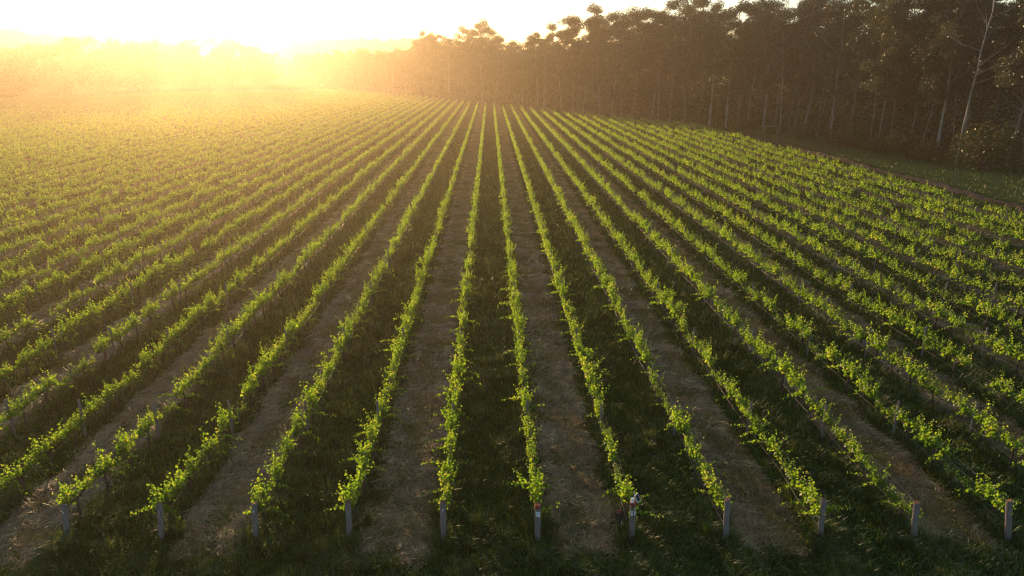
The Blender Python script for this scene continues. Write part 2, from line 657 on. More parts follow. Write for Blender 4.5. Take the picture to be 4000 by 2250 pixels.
FOL = [vine_foliage_mesh(i) for i in range(len(TEMPL))]
TRK = [vine_trunk_mesh(200 + i) for i in range(6)]


def in_view(x, y, z, m=0.03):
    u, v, d = project(x, y, z)
    return (d > 1) & (u > -m) & (u < 1 + m) & (v > -m) & (v < 1 + m)


# all vines and posts of the field
vx, vy, vk = [], [], []
px, py, pk = [], [], []
for k in range(-95, K_RIGHT + 1):
    x = row_x(k)
    y0, y1 = end_y(k), far_end(x)
    if y1 <= y0:
        continue
    yy = np.arange(y0 + 0.85, y1, VINE)
    vx.append(np.full(len(yy), x)); vy.append(yy); vk.append(np.full(len(yy), k))
    qq = np.concatenate([np.arange(y0 + 6.30, y1 - 3, PANEL), [y1 + 0.6]])
    px.append(np.full(len(qq), x)); py.append(qq); pk.append(np.full(len(qq), k))
vx, vy, vk = map(np.concatenate, (vx, vy, vk))
px, py, pk = map(np.concatenate, (px, py, pk))
keep = rng.random(len(vx)) > np.where(vy < END_Y + 7, 0.0, np.where(vy < 75, 0.03, 0.012))
keep &= in_view(vx, vy, 1.0, 0.12)
vx, vy, vk = vx[keep], vy[keep], vk[keep]
keep = in_view(px, py, 1.0, 0.12)
px, py, pk = px[keep], py[keep], pk[keep]


def row_words(k):
    if k == 0:
        return "in the red-capped post's own row"
    n = abs(k)
    return '%s row %s of the red-capped post' % (ordinal(n), 'right' if k > 0 else 'left')


def numbered(xs, ys, ks, limit, z):
    """indices of the nearest ones in frame, with their place in the row"""
    u, v, d = project(xs, ys, z)
    ok = np.where(in_view(xs, ys, z, 0.0))[0]
    sel = ok[np.argsort(d[ok])][:limit]
    out = []
    for k in sorted(set(ks[sel])):
        idx = sel[ks[sel] == k]
        idx = idx[np.argsort(ys[idx])]
        for j, i in enumerate(idx):
            out.append((int(i), int(k), j + 1))
    return out


VINE_GROUP = 'grapevines trained along the wires in rows'
chosen = numbered(vx, vy, vk, 300, 1.0)
mask_far = np.ones(len(vx), bool)
proto = {}
for i, k, j in chosen:
    mask_far[i] = False
    root = empty('grapevine', (vx[i] + random.uniform(-.03, .03), vy[i] + random.uniform(-.06, .06), 0.0), random.choice([0, math.pi]) + random.uniform(-.06, .06))
    sc = random.uniform(0.80, 1.16) if random.random() > .09 else random.uniform(.55, .75)
    root.scale = (sc * random.uniform(.9, 1.15), random.uniform(.92, 1.05), sc)
    if -5 <= k <= 5:
        lab = 'grapevine %s from the end post, %s' % (ordinal(j), row_words(k))
    else:
        lab = 'grapevine %s in from the %s photo edge, %s' % (ordinal(j), 'right' if k > 0 else 'left', row_words(k))
    tag(root, lab, 'grapevine', VINE_GROUP)
    link('trunk', TRK[random.randrange(len(TRK))], root)
    link('foliage', FOL[random.randrange(len(FOL))], root)


def far_vines():
    xs, ys = vx[mask_far], vy[mask_far]
    d = np.hypot(xs, ys)
    V_all, T_all = [], []
    r = np.random.default_rng(5)
    for lo, hi, nleaf in ((0, 75, 240), (75, 130, 150), (130, 220, 80), (220, 2000, 36)):
        m = (d >= lo) & (d < hi)
        X, Y = xs[m], ys[m]
        var = r.integers(0, len(TEMPL), len(X))
        for t in range(len(TEMPL)):
            mm = var == t
            if not mm.any():
                continue
            V = TEMPL[t][0]
            n = min(nleaf, len(V))
            core = np.where(np.abs(V[:, 0, 0]) < (.50 if lo == 0 else .28))[0]
            n = min(n, len(core))
            pick = r.choice(core, n, replace=False)
            T = V[pick]
            grow = min(2.6, (len(V) / n) ** 0.5 * 0.88)
            c = T.mean(axis=1, keepdims=True)
            T = c + (T - c) * grow
            cnt = int(mm.sum())
            flip = r.choice([-1, 1], cnt)
            sc = r.uniform(.80, 1.15, cnt)
            W = np.empty((cnt, n, 6, 3), np.float32)
            W[..., 0] = T[None, ..., 0] * (flip * sc)[:, None, None] + X[mm][:, None, None]
            W[..., 1] = T[None, ..., 1] * flip[:, None, None] + Y[mm][:, None, None]
            W[..., 2] = T[None, ..., 2] * sc[:, None, None]
            V_all.append(W.reshape(-1, 6, 3))
    V = np.concatenate(V_all)
    n = len(V)
    f = (np.arange(n)[:, None, None] * 6 + LEAF_F[None]).reshape(-1, 4)
    # stems: a slim four-sided trunk each, up to 130 m
    m = d < 140
    X, Y = xs[m], ys[m]
    cnt = len(X)
    q = np.array([[-1, -1], [1, -1], [1, 1], [-1, 1]]) * 0.035
    lean = r.uniform(-.06, .06, (cnt, 2))
    B = np.zeros((cnt, 8, 3), np.float32)
    B[:, :4, 0] = X[:, None] + q[None, :, 0]; B[:, :4, 1] = Y[:, None] + q[None, :, 1]; B[:, :4, 2] = -0.02
    B[:, 4:, 0] = X[:, None] + q[None, :, 0] * .7 + lean[:, :1]; B[:, 4:, 1] = Y[:, None] + q[None, :, 1] * .7 + lean[:, 1:]; B[:, 4:, 2] = .9
    bf = np.array([[0, 1, 5, 4], [1, 2, 6, 5], [2, 3, 7, 6], [3, 0, 4, 7]])
    bff = (np.arange(cnt)[:, None, None] * 8 + bf[None]).reshape(-1, 4) + n * 6
    me = np_mesh('grapevine_rows', np.concatenate([V.reshape(-1, 3), B.reshape(-1, 3)]), [f, bff], [M['vine_leaf'], M['vine_bark']],
                 np.concatenate([np.zeros(len(f)), np.ones(len(bff))]))
    o = link('grapevine_rows', me)
    tag(o, 'mass of far grapevine rows running back to the forest and into the sun haze', 'grapevines', None, 'stuff')


far_vines()

# ------------------------------------------------------------------ trellis posts
def post_mesh(seed, h, r0, n=9):
    random.seed(seed)
    mb = MB()
    zs = [-0.05, 0.3 * h, 0.6 * h, 0.9 * h, h - 0.012, h]
    rs = [r0 * random.uniform(.97, 1.05) for _ in zs]
    rs[-1] = rs[-2] * 0.9
    ox, oy = random.uniform(-.02, .02), random.uniform(-.02, .02)
    mb.tube([(ox * z, oy * z, z) for z in zs], rs, n, 0, True, 0.05)
    mb.m[-1] = 1
    # wire staples
    return mb.mesh('trellis_post', [M['post_wood'], M['post_top']], False)


POSTS = [post_mesh(300 + i, 1.50 + 0.03 * i, 0.045 + .004 * (i % 3)) for i in range(5)]
chosen_p = numbered(px, py, pk, 300, 1.2)
mask_pf = np.ones(len(px), bool)
for i, k, j in chosen_p:
    mask_pf[i] = False
    o = link('trellis_post', POSTS[random.randrange(5)], None, (px[i] + random.uniform(-.03, .03), py[i] + random.uniform(-.15, .15), 0))
    o.rotation_euler = (random.uniform(-.025, .025), random.uniform(-.03, .03), random.uniform(0, 6))
    if -5 <= k <= 5:
        lab = 'thin grey trellis post %s from the end post, %s' % (ordinal(j), row_words(k))
    else:
        lab = 'thin grey trellis post %s from %s photo edge, %s' % (ordinal(j), 'right' if k > 0 else 'left', row_words(k).replace('of the', 'of'))
    tag(o, lab, 'trellis post', 'thin trellis posts standing along the vine rows')


def far_posts():
    X, Y = px[mask_pf], py[mask_pf]
    r = np.random.default_rng(11)
    cnt = len(X)
    ang = np.arange(6) * math.pi / 3
    q = np.stack([np.cos(ang), np.sin(ang)], -1) * 0.055
    B = np.zeros((cnt, 12, 3), np.float32)
    l = r.uniform(-.05, .05, (cnt, 2))
    h = r.uniform(1.42, 1.62, cnt)
    B[:, :6, 0] = X[:, None] + q[None, :, 0]; B[:, :6, 1] = Y[:, None] + q[None, :, 1]; B[:, :6, 2] = -.02
    B[:, 6:, 0] = X[:, None] + q[None, :, 0] + l[:, :1]; B[:, 6:, 1] = Y[:, None] + q[None, :, 1] + l[:, 1:]; B[:, 6:, 2] = h[:, None]
    s = np.array([[j, (j + 1) % 6, (j + 1) % 6 + 6, j + 6] for j in range(6)])
    c = np.array([[6, 7, 8, 9, 10, 11]])
    base = np.arange(cnt)[:, None, None] * 12
    me = np_mesh('far_trellis_posts', B.reshape(-1, 3), [(base + s[None]).reshape(-1, 4), (base + c[None]).reshape(-1, 6)], [M['post_wood']])
    tag(link('far_trellis_posts', me), 'scattered far trellis posts poking out of the distant vine rows', 'trellis posts', None, 'stuff')


far_posts()

# ------------------------------------------------------------------ end posts
STROKES = {
    'S': [[(.9, .85), (.5, 1.0), (.1, .82), (.2, .58), (.8, .42), (.9, .18), (.5, 0), (.08, .14)]],
    'H': [[(.12, 0), (.12, 1)], [(.88, 0), (.88, 1)], [(.12, .5), (.88, .5)]],
    '1': [[(.25, .75), (.55, 1.0), (.55, 0)]],
    "'": [[(.45, 1.0), (.40, .72)]],
    'I': [[(.5, 0), (.5, 1)]],
    '7': [[(.1, 1), (.9, 1), (.4, 0)]],
}


def lettering(mb, text, x0, z0, w, h, r, th=0.10, sp=0.3):
    """letters as thin strips standing just proud of a post of radius r that faces -Y"""
    x = x0
    for ch in text:
        for st in STROKES[ch]:
            for a, b in zip(st[:-1], st[1:]):
                ax, az, bx, bz = x + a[0] * w, z0 + a[1] * h, x + b[0] * w, z0 + b[1] * h
                dx, dz = bx - ax, bz - az
                L = math.hypot(dx, dz) or 1
                nx, nz = -dz / L * th * h, dx / L * th * h
                ex, ez = dx / L * th * h * .5, dz / L * th * h * .5
                q = [(ax - nx - ex, az - nz - ez), (bx - nx + ex, bz - nz + ez), (bx + nx + ex, bz + nz + ez), (ax + nx - ex, az + nz - ez)]
                mb.add([(p[0], -math.sqrt(max(r * r - p[0] ** 2, 1e-5)), p[1]) for p in q], [(0, 1, 2, 3)])
        x += w * (1 + sp)


def curved_plate(mb, x0, x1, z0, z1, r, n=8, m=0, thick=0.003):
    vs, fs = [], []
    for i in range(n + 1):
        x = x0 + (x1 - x0) * i / n
        for rr in (r, r - thick):
            y = -math.sqrt(max(rr * rr - x * x, 1e-6))
            vs += [(x, y, z0), (x, y, z1)]
    for i in range(n):
        a, b = i * 4, i * 4 + 4
        fs += [(a, b, b + 1, a + 1), (a + 2, a + 3, b + 3, b + 2), (a + 1, b + 1, b + 3, a + 3), (a, a + 2, b + 2, b)]
    fs += [(0, 1, 3, 2), (n * 4, n * 4 + 2, n * 4 + 3, n * 4 + 1)]
    mb.add(vs, fs, m)


END_LABELS = {
    -5: 'leftmost grey wooden end post with a small pale tag near its top',
    -4: 'grey wooden end post second from the left, cracked bark, dark top',
    -3: 'dark weathered end post third from the left with small pale mark',
    -2: 'grey end post with reddish sawn top, bare trellis wires running behind it',
    -1: 'grey end post just left of the red-capped post, small pale arrow mark',
    0: 'grey end post with red painted cap and white SH 1 sign',
    1: 'grey end post carrying solar panel, white sensor box and split white sign',
    2: 'tall pale end post right of the solar panel post, wires at its top',
    3: 'grey end post with yellow tag, leaning right, second from solar panel post',
    4: 'plain grey end post second from the right, leaning right',
    5: 'rightmost grey end post with yellow tag and a wire band around it',
}
HEIGHTS = {-5: 1.22, -4: 1.26, -3: 1.24, -2: 1.30, -1: 1.28, 0: 1.22, 1: 1.30, 2: 1.42, 3: 1.38, 4: 1.30, 5: 1.36}
LEAN = {-5: .13, -4: .12, -3: .08, -2: .035, -1: .01, 0: -.01, 1: -.03, 2: -.065, 3: -.045, 4: -.12, 5: -.18}
for k in range(-5, 6):
    random.seed(500 + k)
    h, r0 = HEIGHTS[k] + 0.10, 0.088
    root = empty('end_post', (row_x(k), end_y(k), 0))
    root.rotation_euler = (random.uniform(-.02, .05), LEAN[k], 0)
    tag(root, END_LABELS[k], 'post', 'thick wooden end posts at the near ends of the vine rows')
    mb = MB()
    zs = [-.08, .25 * h, .5 * h, .75 * h, h - .02, h]
    mb.tube([(random.uniform(-.006, .006), random.uniform(-.006, .006), z) for z in zs],
            [r0 * 1.05, r0 * 1.03, r0 * 1.01, r0, r0 * .985, r0 * .93], 16, 0, True, .018)
    mb.m[-1] = 1
    mb.build('shaft', [M['post_wood'], M['post_top']], root)
    # wire wraps
    for zz in ((.86, 1.12) if k not in (0,) else (.70, .80)):
        wb = MB()
        pts = [(math.cos(a) * (r0 + .004), math.sin(a) * (r0 + .004), zz + .004 * math.sin(3 * a)) for a in np.linspace(0, 2 * math.pi, 17)]
        wb.tube(pts, .004, 4)
        wb.build('wire_tie', M['wire'], root)
    if k == 0:
        cb = MB()
        cb.tube([(0, 0, h - .105), (0, 0, h - .10), (0, 0, h + .004), (0, 0, h + .010)], [r0 * 1.0, r0 * 1.045, r0 * 1.04, r0 * .93], 18, 0)
        cb.build('red_cap', M['red_paint'], root)
        sb = MB()
        curved_plate(sb, -.068, .068, h - .385, h - .205, r0 * 1.06)
        sign = sb.build('sign', M['sign_white'], root)
        lb = MB()
        lettering(lb, 'SH', -.050, h - .285, .040, .058, r0 * 1.085, .09)
        lettering(lb, "1'", -.030, h - .370, .036, .055, r0 * 1.085, .09, .0)
        lb.build('lettering', M['ink'], sign)
    elif k == 1:
        # split white sign either side of a dark conduit
        sb = MB()
        curved_plate(sb, -.072, -.004, h - .43, h - .255, r0 * 1.06)
        curved_plate(sb, .022, .072, h - .425, h - .255, r0 * 1.06)
        sign = sb.build('sign', M['sign_white'], root)
        lb = MB()
        lettering(lb, 'S', -.056, h - .345, .038, .065, r0 * 1.085, .09)
        lettering(lb, "'", -.045, h - .44, .05, .07, r0 * 1.085, .09)
        lettering(lb, 'I', .028, h - .345, .036, .065, r0 * 1.085, .09)
        lb.build('lettering', M['ink'], sign)
        cb = MB()
        cb.tube([(.010, -r0 - .012, h - .50), (.008, -r0 - .012, h - .25), (-.01, -r0 - .012, h - .1), (-.005, -r0 * .8, h + .03)], .009, 6)
        cb.build('cable', M['dark_plastic'], root, True)
        tb = MB()
        curved_plate(tb, -.010, .040, h - .225, h - .165, r0 * 1.07)
        tb.build('yellow_tag', M['yellow_tag'], root)
        bb = MB()
        bb.tube([(0, 0, h - .07), (0, 0, h + .004), (0, 0, h + .012)], [r0 * 1.05, r0 * 1.05, r0 * .95], 18)
        bb.build('red_band', M['red_paint'], root)
        xb = MB()
        xb.box((-.025, -.02, h + .082), (.085, .07, .14))
        xb.box((-.025, -.02, h + .157), (.093, .078, .012))
        xb.build('sensor_box', M['plastic_white'], root)
        mbk = MB()
        mbk.tube([(.055, .02, h), (.058, .02, h + .27)], .011, 6)
        mbk.tube([(.058, .02, h + .17), (.12, .0, h + .17)], .008, 6)
        mbk.tube([(.058, .02, h + .06), (.14, -.03, h + .05)], .012, 6)
        mbk.build('bracket', M['galvanised'], root)
        ab = MB()
        ab.tube([(.05, .05, h), (.05, .05, h + .40)], [.006, .003], 5)
        ab.tube([(.0, .05, h + .29), (.06, .05, h + .29)], .005, 5)
        ab.build('antenna', M['plastic_white'], root)
        rot = (Matrix.Rotation(R(50), 3, 'Z') @ Matrix.Rotation(R(62), 3, 'X'))
        pbx = MB()
        pbx.box((.135, -.005, h + .155), (.19, .24, .014), rot)
        panel = pbx.build('solar_panel', M['plastic_white'], root)
        cbx = MB()
        cbx.box(Vector((.135, -.005, h + .155)) + rot @ Vector((0, 0, .009)), (.155, .205, .006), rot)
        cbx.build('solar_cell', M['solar_cell'], panel)
    if k in (-5, -3, -1):
        tb = MB()
        z = h - .26
        for a, b in (((-.022, z), (0, z + .06)), ((0, z + .06), (.022, z)), ((-.016, z + .02), (.016, z + .02)), ((0, z - .015), (0, z + .03))):
            dx, dz = b[0] - a[0], b[1] - a[1]
            L = math.hypot(dx, dz)
            nx, nz = -dz / L * .005, dx / L * .005
            rr = r0 * 1.06
            tb.add([(p[0], -math.sqrt(rr * rr - p[0] ** 2), p[1]) for p in ((a[0] - nx, a[1] - nz), (b[0] - nx, b[1] - nz), (b[0] + nx, b[1] + nz), (a[0] + nx, a[1] + nz))], [(0, 1, 2, 3)])
        tb.build('row_mark', M['plastic_white'], root)
    if k in (3, 5):
        tb = MB()
        z = h - .50
        rr = r0 * 1.06
        pts = [(.0, z), (.055, z), (.050, z + .045), (.022, z + .06), (.005, z + .04)]
        tb.add([(p[0], -math.sqrt(rr * rr - p[0] ** 2), p[1]) for p in pts], [(0, 1, 2, 3, 4)])
        tb.build('yellow_tag', M['yellow_tag'], root)

# the valve cluster hanging on the drip line beside the solar post
vr = empty('irrigation_valve', (row_x(1) - .30, end_y(1) + .45, 0))
tag(vr, 'dark irrigation valve with red handle on a riser left of solar panel post', 'valve')
mb = MB(); mb.tube([(0, 0, -.05), (0, 0, .55), (.02, 0, .80)], [.028, .028, .025], 8)
mb.build('riser', M['dark_plastic'], vr, True)
mb = MB(); mb.tube([(-.10, 0, .60), (-.02, 0, .62), (.10, 0, .60)], [.05, .065, .05], 10); mb.box((.03, -.03, .46), (.10, .09, .16))
mb.build('valve_body', M['dark_plastic'], vr)
mb = MB(); mb.tube([(-.02, 0, .66), (-.02, 0, .72), (-.02, 0, .75)], [.03, .05, .045], 10); mb.box((-.06, -.02, .74), (.14, .03, .03))
mb.build('red_handle', M['red_plastic'], vr)
mb = MB(); mb.tube([(.03, -.07, .42), (.04, -.10, .33), (.0, -.09, .26)], .012, 6)
mb.build('cable', M['plastic_white'], vr, True)

# ------------------------------------------------------------------ wires and drip lines (one object each)
def line_obj(name, k, z, r, mtl, label, cat, group, sag=0.0, dx=0.0, y_end=170.0):
    x = row_x(k)
    y0, y1 = end_y(k), min(far_end(x), y_end)
    if k < -5 or k > 5:
        pass
    random.seed(k * 7 + int(z * 100))
    ys = np.arange(y0, y1, VINE if sag else PANEL)
    pts = [(x + dx + random.uniform(-.02, .02) * (3 if sag else 1), y, z - (random.uniform(0, sag) if sag else 0)) for y in ys]
    mb = MB()
    mb.tube(pts, r, 5, 0, False)
    tag(mb.build(name, mtl, None, bool(sag)), label, cat, group)


for k in range(-14, K_RIGHT + 1):
    line_obj('drip_line', k, .50, .0115, M['drip'], 'black drip hose slung low along the vines, ' + row_words(k), 'hose', 'drip hoses slung along the vine rows', .05, -.05)
for k in range(-9, 12):
    line_obj('fruiting_wire', k, .875, .003, M['wire'], 'thin lower steel wire carrying vine arms, ' + row_words(k), 'wire', 'lower steel wires of the trellis rows', 0, 0, 110)
    line_obj('foliage_wire', k, 1.15, .003, M['wire'], 'thin upper steel wire above vine arms, ' + row_words(k), 'wire', 'upper steel wires of the trellis rows', 0, .05, 110)

# ------------------------------------------------------------------ grass and hay
def scatter_field(n, y0, y1, r, power=1.6):
    """ground points, denser near the camera, only where the frame can see them"""
    out = []
    tot = 0
    while tot < n:
        t = r.random(n)
        a, b = y0 ** (1 - power), y1 ** (1 - power)
        y = (a + t * (b - a)) ** (1 / (1 - power))
        half = y * 0.86 + 9
        x = r.uniform(-1, 1, n) * half + y * 0.03
        w = r.random(n) < 1.0
        ok = in_view(x, y, 0.1, 0.05) & w
        out.append(np.stack([x[ok], y[ok]], -1))
        tot += int(ok.sum())
    return np.concatenate(out)[:n]


def strip_fac(x):
    p = np.abs((x - 2.83 + 2.94) % 5.88 - 2.94)
    return np.clip(1.0 - (p - 0.95) * 2.2, 0, 1)


def blade_mesh(name, P, height, width, lean, yaw, m, curl=0.5):
    n = len(P)
    dx, dy = np.cos(yaw), np.sin(yaw)
    wx, wy = -dy * width / 2, dx * width / 2
    V = np.zeros((n, 5, 3), np.float32)
    z0 = P[:, 2]
    V[:, 0] = np.stack([P[:, 0] - wx, P[:, 1] - wy, z0], -1)
    V[:, 1] = np.stack([P[:, 0] + wx, P[:, 1] + wy, z0], -1)
    mx, my = P[:, 0] + dx * lean * height * .35, P[:, 1] + dy * lean * height * .35
    zm = z0 + height * .62
    V[:, 2] = np.stack([mx + wx * .8, my + wy * .8, zm], -1)
    V[:, 3] = np.stack([mx - wx * .8, my - wy * .8, zm], -1)
    V[:, 4] = np.stack([P[:, 0] + dx * lean * height, P[:, 1] + dy * lean * height, z0 + height * (1 - .25 * np.abs(lean) * curl)], -1)
    b = np.arange(n)[:, None] * 5
    return np_mesh(name, V.reshape(-1, 3), [b + np.array([[0, 1, 2, 3]]), b + np.array([[3, 2, 4]])], [m])


def build_grass():
    r = np.random.default_rng(21)
    P = scatter_field(640000, 14.5, 150.0, r, 1.9)
    x, y = P[:, 0], P[:, 1]
    s = strip_fac(x) * np.clip((y - 16.6) / 1.5, 0, 1) * (x < 53.5)
    clump = fbm(x, y, 31, 4, 0.35)
    clump2 = fbm(x, y, 77, 3, 0.09)
    rowd = np.abs((x - ROW0 + GAP / 2) % GAP - GAP / 2)
    dens = 0.55 + 0.35 * clump + .2 * clump2
    dens = np.where(s > .3, dens * 0.45, dens)
    dens = np.where((x > 53.8) & (x < 57.2), 0.03, dens)
    dens = np.where(x > 57.2, dens * .6, dens)
    keep = r.random(len(x)) < dens
    x, y, s, clump, rowd = x[keep], y[keep], s[keep], clump[keep], rowd[keep]
    tx, ty, tc = [], [], []
    for k in range(-6, 7):
        for _ in range(4):
            cx, cy2 = row_x(k) + r.normal(.15, .30), end_y(k) + r.normal(.1, .45)
            m_ = int(r.integers(40, 110))
            tx.append(cx + r.normal(0, .13, m_)); ty.append(cy2 + r.normal(0, .13, m_)); tc.append(np.full(m_, r.uniform(.3, 1.4)))
    for _ in range(420):
        cx, cy2 = r.uniform(-16, 17), 15.4 + 22 * r.random() ** 2
        if strip_fac(np.array([cx]))[0] > .5 and cy2 > 17:
            continue
        m_ = int(r.integers(30, 90))
        tx.append(cx + r.normal(0, .14, m_)); ty.append(cy2 + r.normal(0, .14, m_)); tc.append(np.full(m_, r.uniform(0, .9)))
    tx, ty, tc = map(np.concatenate, (tx, ty, tc))
    x, y, clump = np.concatenate([x, tx]), np.concatenate([y, ty]), np.concatenate([clump, tc])
    s, rowd = np.concatenate([s, tx * 0]), np.concatenate([rowd, tx * 0])
    n = len(x)
    lod = np.clip(y / 24.0, 0.75, 4.5)
    h = r.uniform(.08, .26, n) * (1 + .7 * np.clip(clump, -.6, 1))
    h = np.where(rowd < .45, h * 1.55, h)
    h = np.where(s > .4, h * .55, h)
    h = np.where((x > 57), h * .7, h)
    h = np.where(y < 17.4, h * .85, h)
    h *= np.clip(lod, 1, 1.5)
    w = r.uniform(.011, .024, n) * lod * np.where(y < 24, 1.35, 1.0)
    me = blade_mesh('grass', np.stack([x, y, np.full(n, -.01)], -1), h, w, r.uniform(.1, 1.1, n), r.uniform(0, 6.283, n), M['grass'])
    tag(link('grass', me), 'dark green grass between the vine rows and on the headland', 'grass', None, 'stuff')


def build_hay():
    r = np.random.default_rng(22)
    P = scatter_field(620000, 15.0, 110.0, r, 1.9)
    x, y = P[:, 0], P[:, 1]
    wob = fbm(x, y, 55, 3, 0.25) * .28
    p = np.abs((x + wob - 2.83 + 2.94) % 5.88 - 2.94)
    # two windrows on either side of a thinner middle
    ridge = np.exp(-((p - .78) / .30) ** 2) + .32 * (p < .8)
    patch = np.clip(.62 + .8 * fbm(x, y, 61, 4, 0.3), 0, 1.3)
    f = ridge * patch * np.clip((y - 16.7 + wob * 4) / 1.6, 0, 1) * (x < 53)
    keep = r.random(len(x)) < f
    x, y, ridge = x[keep], y[keep], ridge[keep]
    n = len(x)
    lod = np.clip(y / 24.0, .8, 4)
    L = r.uniform(.14, .55, n) * np.clip(lod, 1, 1.6)
    w = r.uniform(.008, .020, n) * lod
    # swirls: direction follows a slow field
    yaw = 2.2 * fbm(x, y, 71, 3, 0.45) + r.normal(0, .55, n) + 1.2
    z = np.abs(r.normal(0, .045, n)) * np.clip(ridge, .3, 1.2) + .004
    dx, dy = np.cos(yaw) * L / 2, np.sin(yaw) * L / 2
    bx, by = -np.sin(yaw + .6) * L * .12, np.cos(yaw + .6) * L * .12
    til = r.normal(0, .06, n) * L * 2
    V = np.zeros((n, 6, 3), np.float32)
    wx, wy = -np.sin(yaw) * w / 2, np.cos(yaw) * w / 2
    for i, (t, c) in enumerate(((-1, 0), (0, 1), (1, 0))):
        cx, cy_, cz = x + dx * t + bx * c, y + dy * t + by * c, np.maximum(z + til * t + .03 * c, .005)
        V[:, i * 2] = np.stack([cx - wx, cy_ - wy, cz], -1)
        V[:, i * 2 + 1] = np.stack([cx + wx, cy_ + wy, cz + w * .3], -1)
    b = np.arange(n)[:, None] * 6
    me = np_mesh('cut_hay', V.reshape(-1, 3), [b + np.array([[0, 1, 3, 2]]), b + np.array([[2, 3, 5, 4]])], [M['hay']])
    tag(link('cut_hay', me), 'dry brown mown hay lying in every second gap between vine rows', 'hay', None, 'stuff')


build_grass()
build_hay()

# ------------------------------------------------------------------ trees
def card_geo(C, size, r, droop=0.4, aspect=0.5):
    """leaf-spray cards: bent rhombs (4 verts)"""
    n = len(C)
    th = r.uniform(0, 2 * math.pi, n)
    A = np.stack([np.cos(th), np.sin(th), r.normal(-droop, .5, n)], -1)
    A /= np.linalg.norm(A, axis=1, keepdims=True)
    Nn = r.normal(0, 1, (n, 3)) + np.array([0, 0, .6])
    B = np.cross(A, Nn)
    B /= np.maximum(np.linalg.norm(B, axis=1, keepdims=True), 1e-6)
    s = size[:, None]
    return np.stack([C - A * s * .5, C + B * s * aspect * .5, C + A * s * .5, C - B * s * aspect * .5], 1)


def cards_mesh(name, V, m):
    n = len(V)
    f = np.arange(n)[:, None] * 4 + np.array([[0, 1, 2, 3]])
    return np_mesh(name, V.reshape(-1, 3), [f], [m])


def gum_tree(seed, H=29.0, bare=0.5, bark='gum_bark', clumps=(13, 19), per=330, spread=4.2, leafy=1.0):
    """returns trunk mesh, crown mesh"""
    random.seed(seed)
    r = np.random.default_rng(seed)
    mb = MB()
    pts, rad = [], []
    x = y = 0.0
    girth = random.choice([.08, .11, .14, .20, .29])
    lx, ly = random.uniform(-.09, .09), random.uniform(-.09, .09)
    nseg = 9
    for i in range(nseg + 1):
        f = i / nseg
        pts.append(Vector((x, y, H * .86 * f - (.3 if i == 0 else 0))))
        rad.append(girth * (1 - f) ** .8 * (H / 29) + .045 + (.08 if i == 0 else 0))
        x += (lx + random.uniform(-.06, .06)) * H / nseg * .9
        y += (ly + random.uniform(-.06, .06)) * H / nseg * .9
    mb.tube(pts, rad, 7, 0, False, .08)

    def at(f):
        q = f * nseg
        i = min(int(q), nseg - 1)
        return pts[i].lerp(pts[i + 1], q - i)
    centres = []
    nb = random.randint(*clumps)
    for b in range(nb):
        f = bare + (1.0 - bare) * (b + random.random()) / nb
        base = at(min(f, .99))
        az = random.uniform(0, 6.283)
        tt = (f - bare) / (1 - bare)
        L = spread * (1.05 - .55 * tt) * random.uniform(.55, 1.2)
        rise = L * random.uniform(.45, 1.1) + .4
        end = base + Vector((math.cos(az) * L, math.sin(az) * L, rise))
        mid = base.lerp(end, .5) + Vector((random.uniform(-.12, .12) * L, random.uniform(-.12, .12) * L, -.12 * L))
        mb.tube([base, mid, end], [.07 * (1.1 - .5 * tt), .045, .012], 5, 0, False)
        centres.append((end, random.uniform(.75, 1.25) * (1.0 + .25 * (1 - tt))))
        for _ in range(2):
            a2 = az + random.uniform(-1.1, 1.1)
            e2 = mid + Vector((math.cos(a2), math.sin(a2), random.uniform(.5, 1.1))) * L * random.uniform(.35, .6)
            mb.tube([mid, e2], [.045, .012], 4, 0, False)
            centres.append((e2, random.uniform(.55, .95)))
    top = pts[-1]
    for _ in range(3):
        a2 = random.uniform(0, 6.28)
        e2 = top + Vector((math.cos(a2) * 1.2, math.sin(a2) * 1.2, random.uniform(.8, 2.8)))
        mb.tube([top, e2], [.05, .015], 4, 0, False)
        centres.append((e2, random.uniform(.8, 1.2)))
    Vs = []
    for c, q in centres:
        if r.random() > leafy:
            continue
        n = int(per * q * q)
        d = r.normal(0, 1, (n, 3))
        d /= np.linalg.norm(d, axis=1, keepdims=True)
        d *= (r.random(n) ** .30)[:, None]
        d *= np.array([1.5, 1.5, .95]) * q * r.uniform(.85, 1.2) * 1.1
        d[:, 2] -= .25 * (d[:, 0] ** 2 + d[:, 1] ** 2) * .3
        Vs.append(card_geo(np.array(c) + d, r.uniform(.18, .44, n), r, .45, .48))
    V = np.concatenate(Vs) if Vs else np.zeros((0, 4, 3))
    return mb.mesh('trunk', [M[bark]], True), cards_mesh('crown', V, M['gum_leaf'])


GUMS = [gum_tree(700 + i, 27 + (i * 1.3) % 4, [.26, .36, .44, .30, .48, .22][i % 6], 'gum_bark' if i % 4 else 'white_bark') for i in range(9)]


def place_tree(name, meshes, x, y, sc, label, cat, group, rz=None):
    root = empty(name, (x, y, 0), random.uniform(0, 6.283) if rz is None else rz)
    root.scale = (sc * random.uniform(.9, 1.15), sc * random.uniform(.9, 1.15), sc)
    link('trunk', meshes[0], root)
    link('crown', meshes[1], root)
    return tag(root, label, cat, group)


